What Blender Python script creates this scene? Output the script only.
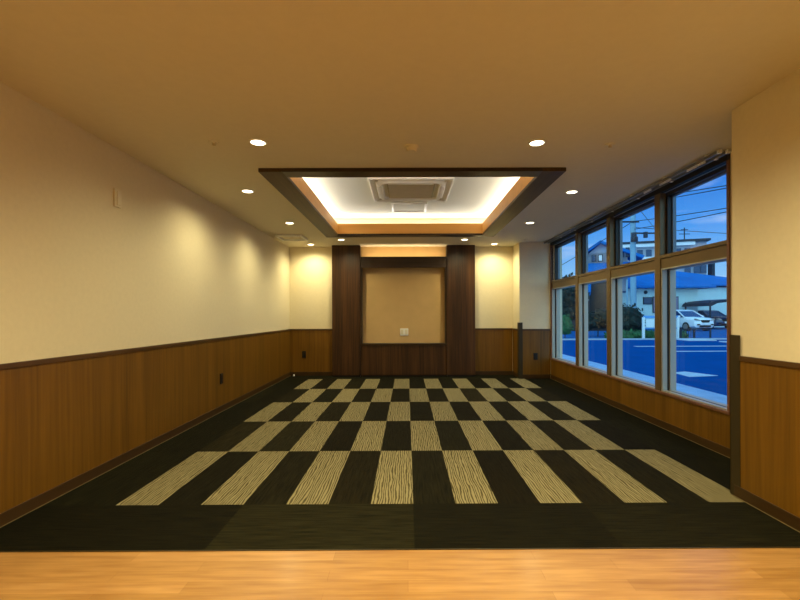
import bpy, bmesh, math, random
from mathutils import Vector, Matrix, noise
for o in list(bpy.data.objects): bpy.data.objects.remove(o)
SC = bpy.context.scene; COL = SC.collection
R = math.radians

# ------------------------------------------------------------------ camera
cam = bpy.data.cameras.new('camera'); camo = bpy.data.objects.new('camera', cam); COL.objects.link(camo)
cam.sensor_width = 36; cam.sensor_fit = 'HORIZONTAL'; cam.lens = 434.68/800*36
cam.shift_x = -0.0108; cam.shift_y = 0.0185; cam.clip_start = .02; cam.clip_end = 500
EYE = 1.1155
camo.location = (0, 0, EYE)
camo.matrix_world = Matrix.Translation((0, 0, EYE)) @ Matrix.Rotation(R(-0.2), 4, 'Z') @ Matrix.Rotation(R(90), 4, 'X') @ Matrix.Rotation(R(-0.21), 4, 'Z')
SC.camera = camo
SC.view_settings.view_transform = 'Standard'; SC.view_settings.look = 'None'
SC.view_settings.gamma = 1; SC.view_settings.use_curve_mapping = False
SC.view_settings.exposure = 0.0

# ------------------------------------------------------------------ world: dusk sky
W = bpy.data.worlds.new('dusk_sky'); SC.world = W; W.use_nodes = True
wt = W.node_tree; wt.nodes.clear()
wo = wt.nodes.new('ShaderNodeOutputWorld'); wb = wt.nodes.new('ShaderNodeBackground')
tc = wt.nodes.new('ShaderNodeTexCoord'); sx = wt.nodes.new('ShaderNodeSeparateXYZ')
rp = wt.nodes.new('ShaderNodeValToRGB')
wt.links.new(tc.outputs['Generated'], sx.inputs[0]); wt.links.new(sx.outputs['Z'], rp.inputs[0])
el = rp.color_ramp.elements
el[0].position = 0.0; el[0].color = (.36, .68, .98, 1)
el[1].position = .9; el[1].color = (.14, .48, 1.0, 1)
for ps, c in ((.08, (.26, .58, .97, 1)), (.17, (.085, .36, .92, 1)), (.27, (.030, .21, .76, 1)), (.45, (.06, .32, .95, 1))):
    e = el.new(ps); e.color = c
mp = wt.nodes.new('ShaderNodeMapping'); mp.inputs['Scale'].default_value = (3, 3, 14)
nz = wt.nodes.new('ShaderNodeTexNoise'); nz.inputs['Scale'].default_value = 1.6; nz.inputs['Detail'].default_value = 6
cr = wt.nodes.new('ShaderNodeValToRGB'); cr.color_ramp.elements[0].position = .57; cr.color_ramp.elements[1].position = .80
cr.color_ramp.elements[1].color = (.75, .75, .75, 1)
wt.links.new(tc.outputs['Generated'], mp.inputs[0]); wt.links.new(mp.outputs[0], nz.inputs['Vector']); wt.links.new(nz.outputs['Fac'], cr.inputs[0])
mx = wt.nodes.new('ShaderNodeMix'); mx.data_type = 'RGBA'; mx.inputs['B'].default_value = (.72, .84, 1, 1)
wt.links.new(cr.outputs[0], mx.inputs['Factor']); wt.links.new(rp.outputs[0], mx.inputs['A']); 
# pale glow added to the unseen -Y / -X sky to light outdoor walls
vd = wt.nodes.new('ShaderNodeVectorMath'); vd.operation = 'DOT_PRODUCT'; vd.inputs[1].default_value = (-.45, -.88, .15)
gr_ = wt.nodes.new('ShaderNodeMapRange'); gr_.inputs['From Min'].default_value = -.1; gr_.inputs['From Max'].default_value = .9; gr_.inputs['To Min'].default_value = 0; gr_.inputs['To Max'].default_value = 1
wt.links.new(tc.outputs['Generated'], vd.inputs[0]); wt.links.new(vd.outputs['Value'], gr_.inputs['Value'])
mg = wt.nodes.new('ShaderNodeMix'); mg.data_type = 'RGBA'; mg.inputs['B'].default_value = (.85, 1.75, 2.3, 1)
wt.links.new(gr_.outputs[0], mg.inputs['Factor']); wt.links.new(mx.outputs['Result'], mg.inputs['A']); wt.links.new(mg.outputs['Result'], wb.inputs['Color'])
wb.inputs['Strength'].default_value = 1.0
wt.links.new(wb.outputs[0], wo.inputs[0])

# ------------------------------------------------------------------ lamp settings used by the fixtures
WARM = (1, .875, .49); SPOT_W = 48.0; REAR_W = 166.0; COVE_W = 11.5; NICHE_W = 3.4; DISC = 9.0
H = 2.368                       # ceiling height
XL, XW, XP = -2.165, 2.50, 2.01 # left wall, window wall, near pier
YB, YP = 8.02, 7.55             # far wall, far pier
YN = 2.68                       # near pier end
YC = 2.064                      # carpet edge
ZG = -0.10                      # ground outside

# ------------------------------------------------------------------ materials
def nt(name):
    m = bpy.data.materials.new(name); m.use_nodes = True
    return m, m.node_tree, m.node_tree.nodes['Principled BSDF']
def plain(name, c, rough=.5, metal=0, noise_amt=.06, scale=12, spec=.4, bump=0, coat=0):
    m, t, b = nt(name)
    b.inputs['Roughness'].default_value = rough; b.inputs['Metallic'].default_value = metal
    b.inputs['Specular IOR Level'].default_value = spec; b.inputs['Coat Weight'].default_value = coat
    tc = t.nodes.new('ShaderNodeTexCoord'); n = t.nodes.new('ShaderNodeTexNoise'); n.inputs['Scale'].default_value = scale; n.inputs['Detail'].default_value = 4
    r = t.nodes.new('ShaderNodeValToRGB')
    r.color_ramp.elements[0].position = .3; r.color_ramp.elements[1].position = .7
    r.color_ramp.elements[0].color = (*[max(0, x*(1-noise_amt)) for x in c], 1); r.color_ramp.elements[1].color = (*[min(1, x*(1+noise_amt)) for x in c], 1)
    t.links.new(tc.outputs['Object'], n.inputs['Vector']); t.links.new(n.outputs['Fac'], r.inputs[0]); t.links.new(r.outputs[0], b.inputs['Base Color'])
    if bump:
        bp = t.nodes.new('ShaderNodeBump'); bp.inputs['Strength'].default_value = bump; bp.inputs['Distance'].default_value = .003
        n2 = t.nodes.new('ShaderNodeTexNoise'); n2.inputs['Scale'].default_value = 180; t.links.new(tc.outputs['Object'], n2.inputs['Vector'])
        t.links.new(n2.outputs['Fac'], bp.inputs['Height']); t.links.new(bp.outputs[0], b.inputs['Normal'])
    return m
def wood(name, dark, mid, light, axis='Z', rough=.45, fine=55, spec=.4, board=None, coat=0):
    """long grain along axis; board = width of veneer leaves with a slight change of tone"""
    m, t, b = nt(name)
    b.inputs['Roughness'].default_value = rough; b.inputs['Specular IOR Level'].default_value = spec; b.inputs['Coat Weight'].default_value = coat
    tc = t.nodes.new('ShaderNodeTexCoord')
    def nz(s, l, d=5):
        mp = t.nodes.new('ShaderNodeMapping'); v = [s, s, s]; v['XYZ'.index(axis)] = l; mp.inputs['Scale'].default_value = v
        n = t.nodes.new('ShaderNodeTexNoise'); n.inputs['Scale'].default_value = 1; n.inputs['Detail'].default_value = d
        t.links.new(tc.outputs['Object'], mp.inputs[0]); t.links.new(mp.outputs[0], n.inputs['Vector']); return n
    a = nz(fine, 1.4); c = nz(7, .25, 2)
    ad = t.nodes.new('ShaderNodeMix'); ad.data_type = 'FLOAT'; ad.inputs['Factor'].default_value = .5
    t.links.new(a.outputs['Fac'], ad.inputs['A']); t.links.new(c.outputs['Fac'], ad.inputs['B'])
    r = t.nodes.new('ShaderNodeValToRGB'); e = r.color_ramp.elements
    e[0].position = .34; e[0].color = (*dark, 1); e[1].position = .68; e[1].color = (*light, 1); k = e.new(.5); k.color = (*mid, 1)
    t.links.new(ad.outputs['Result'], r.inputs[0]); t.links.new(r.outputs[0], b.inputs['Base Color'])
    return m
M = {}
M['wallpaper'] = plain('cream_wallpaper', (.80, .71, .50), .85, noise_amt=.02, scale=30, bump=.25, spec=.2)
M['ceiling'] = plain('ceiling_paper', (.77, .69, .52), .9, noise_amt=.015, scale=20, bump=.15, spec=.15)
M['coffer'] = plain('coffer_white', (.86, .85, .72), .85, noise_amt=.01, scale=20, spec=.15)
M['wains'] = wood('wainscot_veneer', (.110, .048, .002), (.165, .073, .004), (.225, .102, .007), 'Z', .42, 45)
M['rail'] = wood('cap_rail_wood', (.06, .028, .005), (.08, .036, .007), (.10, .045, .009), 'Y', .4, 40)
M['base'] = wood('baseboard_wood', (.04, .019, .004), (.05, .024, .005), (.062, .03, .006), 'Y', .45, 40)
M['dark'] = wood('dark_walnut', (.016, .007, .003), (.055, .022, .007), (.110, .045, .014), 'Z', .38, 60)
M['darkx'] = wood('dark_walnut_cross', (.022, .011, .005), (.038, .019, .008), (.055, .027, .012), 'X', .38, 60)
M['frameside'] = wood('coffer_frame_wood', (.045, .024, .008), (.075, .042, .014), (.11, .062, .022), 'Y', .5, 70, .2)
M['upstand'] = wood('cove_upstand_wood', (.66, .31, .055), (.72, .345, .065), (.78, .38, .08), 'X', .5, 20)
M['tan'] = plain('tan_fabric_panel', (.66, .44, .19), .85, noise_amt=.03, scale=6, bump=.3, spec=.2)
M['bronze'] = plain('bronze_aluminium', (.17, .115, .05), .42, .35, noise_amt=.03, scale=5)
M['darkbronze'] = plain('dark_bronze_aluminium', (.03, .025, .02), .45, .2, noise_amt=.03, scale=5)
M['silver'] = plain('grey_aluminium', (.42, .41, .35), .45, .3, noise_amt=.03, scale=5)
M['greysash'] = plain('blue_grey_aluminium', (.16, .19, .22), .4, .3, noise_amt=.03, scale=5)
M['casing'] = wood('window_casing_wood', (.15, .065, .035), (.19, .085, .048), (.23, .105, .06), 'Z', .4, 40)
M['white'] = plain('white_plastic', (.93, .91, .83), .45, noise_amt=.01)
M['plate'] = plain('cream_plastic', (.82, .74, .54), .45, noise_amt=.01)
M['grille'] = plain('grey_grille_plastic', (.55, .49, .36), .6, noise_amt=.03)
M['black'] = plain('black_plastic', (.012, .010, .008), .4, noise_amt=.02)
M['guard'] = plain('corner_guard_brown', (.036, .024, .006), .5, noise_amt=.04)
M['brass'] = plain('brass_edge_strip', (.26, .20, .08), .4, .5, noise_amt=.03)
M['chrome'] = plain('chrome', (.6, .58, .52), .25, .9, noise_amt=.02)
M['railmetal'] = plain('curtain_track_metal', (.28, .26, .2), .4, .5, noise_amt=.03)
def emit(name, c, s):
    m, t, b = nt(name); b.inputs['Base Color'].default_value = (*c, 1)
    b.inputs['Emission Color'].default_value = (*c, 1); b.inputs['Emission Strength'].default_value = s; return m
M['lens'] = emit('lamp_lens', (1, .86, .58), DISC)
def glass():
    m = bpy.data.materials.new('window_glass'); m.use_nodes = True; t = m.node_tree; t.nodes.clear()
    o = t.nodes.new('ShaderNodeOutputMaterial'); tr = t.nodes.new('ShaderNodeBsdfTransparent'); tr.inputs[0].default_value = (.97, .985, 1, 1)
    g = t.nodes.new('ShaderNodeBsdfGlossy'); g.inputs['Roughness'].default_value = 0.0
    f = t.nodes.new('ShaderNodeFresnel'); f.inputs['IOR'].default_value = 1.45
    x = t.nodes.new('ShaderNodeMixShader'); ml = t.nodes.new('ShaderNodeMath'); ml.operation = 'MULTIPLY'; ml.inputs[1].default_value = .05
    t.links.new(f.outputs[0], ml.inputs[0]); t.links.new(ml.outputs[0], x.inputs[0]); t.links.new(tr.outputs[0], x.inputs[1]); t.links.new(g.outputs[0], x.inputs[2]); t.links.new(x.outputs[0], o.inputs[0])
    return m
M['glass'] = glass()
# carpet: uv is in metres inside each tile, 'tint' is that tile's own shade
def carpet(name, light):
    m, t, b = nt(name); b.inputs['Roughness'].default_value = .95; b.inputs['Specular IOR Level'].default_value = .08
    uv = t.nodes.new('ShaderNodeUVMap'); uv.uv_map = 'tile'
    at = t.nodes.new('ShaderNodeAttribute'); at.attribute_name = 'tint'
    mp = t.nodes.new('ShaderNodeMapping'); t.links.new(uv.outputs[0], mp.inputs[0])
    r = t.nodes.new('ShaderNodeValToRGB'); e = r.color_ramp.elements
    if light:
        mp.inputs['Scale'].default_value = (1, .14, 1)
        w = t.nodes.new('ShaderNodeTexWave'); w.wave_type = 'BANDS'; w.bands_direction = 'X'
        w.inputs['Scale'].default_value = 20; w.inputs['Distortion'].default_value = 8; w.inputs['Detail'].default_value = 3; w.inputs['Detail Scale'].default_value = 1.3
        t.links.new(mp.outputs[0], w.inputs['Vector']); t.links.new(w.outputs['Fac'], r.inputs[0])
        e[0].position = .16; e[0].color = (.08, .066, .028, 1); e[1].position = .62; e[1].color = (.29, .25, .135, 1)
    else:
        mp.inputs['Scale'].default_value = (90, 5, 1)
        n = t.nodes.new('ShaderNodeTexNoise'); n.inputs['Scale'].default_value = 1; n.inputs['Detail'].default_value = 3
        t.links.new(mp.outputs[0], n.inputs['Vector']); t.links.new(n.outputs['Fac'], r.inputs[0])
        e[0].position = .3; e[0].color = (.0035, .0032, .0011, 1); e[1].position = .7; e[1].color = (.0140, .0122, .0048, 1)
    mu = t.nodes.new('ShaderNodeMix'); mu.data_type = 'RGBA'; mu.blend_type = 'MULTIPLY'; mu.inputs['Factor'].default_value = 1
    t.links.new(r.outputs[0], mu.inputs['A']); t.links.new(at.outputs['Color'], mu.inputs['B']); t.links.new(mu.outputs['Result'], b.inputs['Base Color'])
    n2 = t.nodes.new('ShaderNodeTexNoise'); n2.inputs['Scale'].default_value = 350
    bp = t.nodes.new('ShaderNodeBump'); bp.inputs['Strength'].default_value = .5; bp.inputs['Distance'].default_value = .004
    t.links.new(uv.outputs[0], n2.inputs['Vector']); t.links.new(n2.outputs['Fac'], bp.inputs['Height']); t.links.new(bp.outputs[0], b.inputs['Normal'])
    return m
M['carpet_dark'] = carpet('charcoal_carpet', False); M['carpet_light'] = carpet('beige_grain_carpet', True)
def woodfloor():
    m, t, b = nt('orange_wood_floor'); b.inputs['Roughness'].default_value = .36; b.inputs['Specular IOR Level'].default_value = .4
    b.inputs['Coat Weight'].default_value = .15; b.inputs['Coat Roughness'].default_value = .2
    tc = t.nodes.new('ShaderNodeTexCoord'); br = t.nodes.new('ShaderNodeTexBrick')
    br.offset = .37; br.inputs['Scale'].default_value = 1; br.inputs['Brick Width'].default_value = .92; br.inputs['Row Height'].default_value = .076
    br.inputs['Mortar Size'].default_value = .0008; br.inputs['Bias'].default_value = 0
    br.inputs['Color1'].default_value = (.42, .215, .06, 1); br.inputs['Color2'].default_value = (.53, .285, .095, 1); br.inputs['Mortar'].default_value = (.34, .165, .045, 1)
    t.links.new(tc.outputs['Object'], br.inputs['Vector'])
    mp = t.nodes.new('ShaderNodeMapping'); mp.inputs['Scale'].default_value = (3.5, 38, 1); t.links.new(tc.outputs['Object'], mp.inputs[0])
    n = t.nodes.new('ShaderNodeTexNoise'); n.inputs['Scale'].default_value = 1; n.inputs['Detail'].default_value = 5; t.links.new(mp.outputs[0], n.inputs['Vector'])
    r = t.nodes.new('ShaderNodeValToRGB'); r.color_ramp.elements[0].position = .3; r.color_ramp.elements[0].color = (.72, .64, .55, 1); r.color_ramp.elements[1].position = .65; r.color_ramp.elements[1].color = (1, 1, 1, 1)
    t.links.new(n.outputs['Fac'], r.inputs[0])
    mu = t.nodes.new('ShaderNodeMix'); mu.data_type = 'RGBA'; mu.blend_type = 'MULTIPLY'; mu.inputs['Factor'].default_value = 1
    t.links.new(br.outputs['Color'], mu.inputs['A']); t.links.new(r.outputs[0], mu.inputs['B']); t.links.new(mu.outputs['Result'], b.inputs['Base Color'])
    return m
M['woodfloor'] = woodfloor()
# outdoors
M['asphalt'] = plain('dusk_cast_asphalt', (.003, .075, .265), .95, noise_amt=.10, scale=1.5, spec=0)  # blue cast of the dusk put into the asphalt's base colour
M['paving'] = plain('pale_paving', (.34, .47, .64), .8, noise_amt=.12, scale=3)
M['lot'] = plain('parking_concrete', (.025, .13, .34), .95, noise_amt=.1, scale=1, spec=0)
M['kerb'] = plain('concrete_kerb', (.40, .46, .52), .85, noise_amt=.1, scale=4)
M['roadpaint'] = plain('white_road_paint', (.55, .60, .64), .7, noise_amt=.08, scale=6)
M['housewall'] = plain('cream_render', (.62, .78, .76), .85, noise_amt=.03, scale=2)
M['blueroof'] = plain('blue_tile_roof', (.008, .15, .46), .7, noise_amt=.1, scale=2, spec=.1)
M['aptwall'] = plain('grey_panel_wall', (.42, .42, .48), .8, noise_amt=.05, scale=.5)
M['aptwhite'] = plain('white_balcony', (.80, .78, .78), .8, noise_amt=.03, scale=.5)
M['brownwall'] = plain('brown_timber_wall', (.04, .036, .036), .85, noise_amt=.15, scale=2)
M['darkpane'] = plain('dark_window', (.02, .05, .12), .15, noise_amt=.05)
M['curtain'] = plain('mauve_curtain', (.30, .24, .34), .9, noise_amt=.15, scale=9)
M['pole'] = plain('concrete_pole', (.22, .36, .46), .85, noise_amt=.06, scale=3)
M['cable'] = plain('black_cable', (.02, .03, .05), .6)
M['steel'] = plain('dark_steel', (.02, .03, .05), .5, .3)
M['leaf'] = plain('dark_green_leaf', (.004, .017, .012), .7, noise_amt=.5, scale=4)
M['leaf2'] = plain('green_leaf', (.03, .12, .035), .7, noise_amt=.4, scale=4)
M['bark'] = plain('bark', (.05, .045, .04), .9, noise_amt=.3)
M['carpaint'] = plain('white_car_paint', (.92, .92, .92), .25, noise_amt=.005, coat=1)
M['carpaint2'] = plain('navy_car_paint', (.02, .05, .14), .3, noise_amt=.01, coat=1)
M['carglass'] = plain('tinted_car_glass', (.02, .06, .16), .05, noise_amt=.01)
M['tyre'] = plain('tyre_rubber', (.015, .015, .015), .8)
M['alloy'] = plain('alloy_wheel', (.45, .42, .36), .35, .6)
M['signwhite'] = plain('white_board', (.85, .86, .82), .6, noise_amt=.02)
M['signblue'] = plain('blue_paint', (.12, .35, .70), .5, noise_amt=.03)

# ------------------------------------------------------------------ mesh helpers
def box(bm, x0, x1, y0, y1, z0, z1, bev=0, mi=0):
    g = bmesh.ops.create_cube(bm, size=1)['verts']
    for v in g: v.co = Vector(((x0+x1)/2+v.co.x*(x1-x0), (y0+y1)/2+v.co.y*(y1-y0), (z0+z1)/2+v.co.z*(z1-z0)))
    fs = {f for v in g for f in v.link_faces}
    for f in fs: f.material_index = mi
    if bev:
        es = list({e for v in g for e in v.link_edges})
        bmesh.ops.bevel(bm, geom=es, offset=bev, segments=2, affect='EDGES', profile=.5)
def cyl(bm, c, r, h, seg=24, r2=None, axis='Z', cap=True):
    mt = Matrix.Translation(c)
    if axis == 'X': mt = mt @ Matrix.Rotation(R(90), 4, 'Y')
    if axis == 'Y': mt = mt @ Matrix.Rotation(R(90), 4, 'X')
    bmesh.ops.create_cone(bm, cap_ends=cap, segments=seg, radius1=r, radius2=r if r2 is None else r2, depth=h, matrix=mt)
def ring(bm, c, ro, ri, h, seg=32):
    """flat annulus with thickness, hanging h below c"""
    V = []
    for k in range(seg):
        a = 2*math.pi*k/seg; ca, sa = math.cos(a), math.sin(a)
        V.append([bm.verts.new((c[0]+r*ca, c[1]+r*sa, c[2]+z)) for r, z in ((ro, 0), (ro*.97, -h), (ri, -h), (ri*.9, h*3))])
    for k in range(seg):
        p, q = V[k], V[(k+1) % seg]
        for i in range(3): bm.faces.new((p[i], p[i+1], q[i+1], q[i]))
def frame_ring(bm, x0, x1, y0, y1, z0, z1, ws, wt, wb=None):
    """rectangular ring in the YZ plane: stiles ws, top rail wt, bottom rail wb"""
    wb = wt if wb is None else wb
    box(bm, x0, x1, y0, y0+ws, z0, z1); box(bm, x0, x1, y1-ws, y1, z0, z1)
    box(bm, x0, x1, y0+ws, y1-ws, z1-wt, z1); box(bm, x0, x1, y0+ws, y1-ws, z0, z0+wb)
def tube(bm, pts, r, seg=8):
    rings = []
    for i, p in enumerate(pts):
        p = Vector(p); a = Vector(pts[max(i-1, 0)]); b = Vector(pts[min(i+1, len(pts)-1)]); d = (b-a).normalized()
        u = d.cross(Vector((0, 0, 1)))
        if u.length < 1e-3: u = d.cross(Vector((1, 0, 0)))
        u.normalize(); w = d.cross(u)
        rings.append([bm.verts.new(p+(u*math.cos(2*math.pi*k/seg)+w*math.sin(2*math.pi*k/seg))*r) for k in range(seg)])
    for a, b in zip(rings, rings[1:]):
        for k in range(seg): bm.faces.new((a[k], a[(k+1) % seg], b[(k+1) % seg], b[k]))
    bm.faces.new(rings[0][::-1]); bm.faces.new(rings[-1])
def prism(bm, prof, a0, a1, axis='Y'):
    """extrude a 2D profile (list of (u, z)) along axis from a0 to a1"""
    f = (lambda u, z, a: (u, a, z)) if axis == 'Y' else (lambda u, z, a: (a, u, z))
    A = [bm.verts.new(f(u, z, a0)) for u, z in prof]; B = [bm.verts.new(f(u, z, a1)) for u, z in prof]
    n = len(prof); bm.faces.new(A); bm.faces.new(B[::-1])
    for k in range(n): bm.faces.new((A[k], B[k], B[(k+1) % n], A[(k+1) % n]))
def obj(name, bm, mat, parent=None, smooth=False):
    bmesh.ops.recalc_face_normals(bm, faces=bm.faces[:])
    org = Vector((0, 0, 0)); p = parent
    while p is not None: org += p.location; p = p.parent
    for v in bm.verts: v.co -= org
    me = bpy.data.meshes.new(name); bm.to_mesh(me); bm.free()
    for m in (mat if isinstance(mat, (list, tuple)) else [mat]): me.materials.append(m)
    if smooth:
        for f in me.polygons: f.use_smooth = True
        try: me.set_sharp_from_angle(angle=R(40))
        except Exception: pass
    o = bpy.data.objects.new(name, me); COL.objects.link(o); o.parent = parent
    return o
def pivot(o):
    """move a top-level mesh's origin to the bottom centre of its bounds"""
    vs = o.data.vertices; lo = [min(v.co[i] for v in vs) for i in range(3)]; hi = [max(v.co[i] for v in vs) for i in range(3)]
    c = Vector(((lo[0]+hi[0])/2, (lo[1]+hi[1])/2, lo[2]))
    for v in vs: v.co -= c
    o.location = c; return o
def NB(): return bmesh.new()
def bx(name, mat, parent, *a, bev=0):
    b = NB(); box(b, *a, bev=bev); return obj(name, b, mat, parent)
def struct(o): o['kind'] = 'structure'; return o
def empty(name, loc=(0, 0, 0)):
    o = bpy.data.objects.new(name, None); o.empty_display_size = .1; COL.objects.link(o); o.location = loc; return o
def tag(o, label, cat, group=None):
    o['label'] = label; o['category'] = cat
    if group: o['group'] = group
    return o
def thing(name, loc, label, cat, group=None): return tag(empty(name, loc), label, cat, group)
def copy_tree(o, parent=None):
    c = o.copy(); COL.objects.link(c); c.parent = parent
    for ch in list(o.children): copy_tree(ch, c)
    return c

# ================================================================== SETTING
YR = -2.6                                            # wall behind the camera
# floors
b = NB(); box(b, XL-.1, XW+.2, YR, YC, -.06, 0); struct(obj('floor_wood', b, M['woodfloor']))
b = NB(); tint = []; lay = b.loops.layers.uv.new('tile')
rnd = random.Random(4)
def tile(x0, x1, y0, y1, light, tn, rot=False):
    f = b.faces.new([b.verts.new(p) for p in ((x0, y0, 0.002), (x1, y0, 0.002), (x1, y1, 0.002), (x0, y1, 0.002))])
    f.material_index = 1 if light else 0
    ou, ov = rnd.uniform(0, 40), rnd.uniform(0, 40)
    for l in f.loops:
        u, v = l.vert.co.x-x0, l.vert.co.y-y0
        if rot: u, v = v, u
        l[lay].uv = (u+ou, v+ov)
    tint.append(tn)
TX0, TY0 = .0316, 2.5616
for j in range(5):
    for i in range(-7, 8):
        lt = (i+7+j) % 2 == 0
        if lt: k = rnd.uniform(.92, 1.06); tn = (k, k, k)
        else:
            k = rnd.choice((.8, .95, 1.15, 1.6)); w = rnd.uniform(.0, .12); tn = (k*(1+w), k, k*(1-w))
        tile(TX0+.25*i, TX0+.25*(i+1), TY0+j, TY0+j+1, lt, tn)
xl, xr = TX0-1.75, TX0+2.0
def dk(): k = rnd.choice((.75, .9, 1.05, 1.25)); return (k*.95, k, k*.92)
for j in range(0, 5):                               # side borders
    y0, y1 = max(TY0+j, YC), min(TY0+j+1, YB)
    for x0, x1 in ((xl-.25, xl), (XL, xl-.25), (xr, xr+.25), (xr+.25, XW)): tile(x0, x1, y0, y1, False, dk())
for k in range(-3, 3):                               # front border: planks laid across
    x0, x1 = max(TX0+k*1.0, XL), min(TX0+(k+1)*1.0, XW)
    for y0, y1 in ((YC, YC+.24), (YC+.24, TY0)): 
        kk = (.75, .8, 1.7, .8, 1.15, .7)[k+3]; tile(x0, x1, y0, y1, False, (kk, kk, kk*.92), True)
for k in range(-3, 3):
    x0, x1 = max(TX0+k*1.0, XL), min(TX0+(k+1)*1.0, XW); tile(x0, x1, TY0+5, YB, False, dk(), True)
cf = obj('floor_carpet', b, [M['carpet_dark'], M['carpet_light']])
ca = cf.data.color_attributes.new('tint', 'FLOAT_COLOR', 'CORNER'); li = 0
for p in cf.data.polygons:
    for l in p.loop_indices: ca.data[l].color = (*tint[p.index], 1)
b = NB(); box(b, XL-.1, XW+.2, YC, YB+.1, -.06, .0015)
cb = obj('carpet_underlay', b, M['carpet_dark'], cf); struct(cf)
b = NB(); box(b, XL, XP, YC-.004, YC+.002, 0, .0035); struct(obj('trim_1', b, M['guard']))

# ceiling with the coffer
OX0, OX1, OY0, OY1 = -1.262, 1.362, 3.70, 6.84        # outside of the dark frame
FW = .16; FS = .20
CX0, CX1, CY0, CY1 = OX0-.10, OX1+.10, OY0-.14, OY1+.14
HX0, HX1, HY0, HY1 = OX0+FS-.02, OX1-FS+.02, OY0+FW-.02, OY1-FW+.02  # hole in the slab
b = NB()
for a in ((XL-.1, HX0, YR-.1, YB+.1), (HX1, XW+.2, YR-.1, YB+.1), (HX0, HX1, YR-.1, HY0), (HX0, HX1, HY1, YB+.1)): box(b, *a, H, H+.05)
ceil = struct(obj('ceiling', b, M['ceiling']))
b = NB(); CT = 2.655
box(b, CX0, CX1, CY0, CY1, CT, CT+.05)
for a in ((CX0-.05, CX0, CY0, CY1), (CX1, CX1+.05, CY0, CY1), (CX0, CX1, CY0-.05, CY0), (CX0, CX1, CY1, CY1+.05)): box(b, *a, H+.05, CT+.05)
obj('coffer', b, M['coffer'], ceil)
# dark frame round the opening + glowing wood upstand
fr = struct(empty('trim_2', (0, 0, H)))
b = NB(); zb = H-.032
for (x0, x1, y0, y1) in ((OX0, OX0+FS, OY0, OY1), (OX1-FS, OX1, OY0, OY1)): box(b, x0, x1, y0, y1, zb, H, bev=.003)
obj('frame_side', b, M['frameside'], fr)
b = NB()
for (x0, x1, y0, y1) in ((OX0+FS, OX1-FS, OY0, OY0+FW), (OX0+FS, OX1-FS, OY1-FW, OY1)): box(b, x0, x1, y0, y1, zb, H, bev=.003)
obj('frame_end', b, M['darkx'], fr)
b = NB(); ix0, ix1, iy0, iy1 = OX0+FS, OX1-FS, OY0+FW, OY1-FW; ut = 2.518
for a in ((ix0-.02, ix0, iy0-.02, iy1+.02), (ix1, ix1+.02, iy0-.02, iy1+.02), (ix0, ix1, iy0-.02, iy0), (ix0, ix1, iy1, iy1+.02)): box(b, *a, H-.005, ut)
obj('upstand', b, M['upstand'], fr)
def area(name, loc, rot, sx_, sy_, w, c, parent, spread=180):
    L = bpy.data.lights.new(name, 'AREA'); L.shape = 'RECTANGLE'; L.size = sx_; L.size_y = sy_; L.energy = w; L.color = c; L.spread = R(spread)
    o = bpy.data.objects.new(name, L); COL.objects.link(o)
    org = Vector((0, 0, 0)); p = parent
    while p is not None: org += p.location; p = p.parent
    o.parent = parent; o.location = Vector(loc)-org; o.rotation_euler = rot; return o
LED = (1, .985, .95)
lx, ly = OX1-OX0-.2, OY1-OY0-.2; mxx, myy = (OX0+OX1)/2, (OY0+OY1)/2
area('led_strip', (ix0-.20, myy, 2.498), (0, R(-102), 0), .06, ly, COVE_W, LED, fr, 180)
area('led_strip', (ix1+.20, myy, 2.498), (0, R(102), 0), .06, ly, COVE_W, LED, fr, 180)
area('led_strip', (mxx, iy0-.20, 2.498), (R(102), 0, 0), lx, .06, COVE_W*lx/ly, LED, fr, 180)
area('led_strip', (mxx, iy1+.20, 2.498), (R(-102), 0, 0), lx, .06, COVE_W*lx/ly, LED, fr, 180)

# walls ---------------------------------------------------------------
WZ = .862
def wall(name): return struct(empty(name))
wl = wall('wall_left')
bx('plaster', M['wallpaper'], wl, XL-.1, XL, YR, YB+.1, 0, H)
bx('wainscot', M['wains'], wl, XL, XL+.010, YR, YB, .06, WZ-.03)
bx('cap_rail', M['rail'], wl, XL, XL+.018, YR, YB, WZ-.03, WZ, bev=.003)
struct(bx('baseboard_left', M['base'], None, XL, XL+.016, YR, YB, 0, .072, bev=.002))
struct(bx('trim_3', M['brass'], None, XL+.016, XL+.021, YC, YB-.02, 0, .005))
wf = wall('wall_far')
bx('plaster', M['wallpaper'], wf, XL-.1, XW+.2, YB, YB+.1, 0, H)
bx('wainscot', M['wains'], wf, XL+.004, -1.33, YB-.010, YB, .06, WZ-.03)
bx('wainscot', M['wains'], wf, 1.20, 1.94, YB-.010, YB, .06, WZ-.03)
b = NB(); box(b, XL+.004, -1.33, YB-.018, YB, WZ-.03, WZ); box(b, 1.20, 1.94, YB-.018, YB, WZ-.03, WZ); obj('cap_rail', b, M['rail'], wf)
b = NB(); box(b, XL+.004, -1.33, YB-.016, YB, 0, .072); box(b, 1.20, 1.94, YB-.016, YB, 0, .072); struct(obj('baseboard_far', b, M['base']))
# far right pier
XPF = 1.955
wp = wall('wall_pier')
bx('plaster', M['wallpaper'], wp, XPF, XW+.1, YP, YB, 0, H)
bx('wainscot', M['wains'], wp, XPF-.010, XW-.012, YP-.010, YB-.02, .06, WZ-.03)
bx('cap_rail', M['rail'], wp, XPF-.018, XW-.018, YP-.018, YB-.02, WZ-.03, WZ)
struct(bx('baseboard_pier', M['base'], None, XPF-.016, XW-.018, YP-.016, YB-.02, 0, .072))
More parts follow.
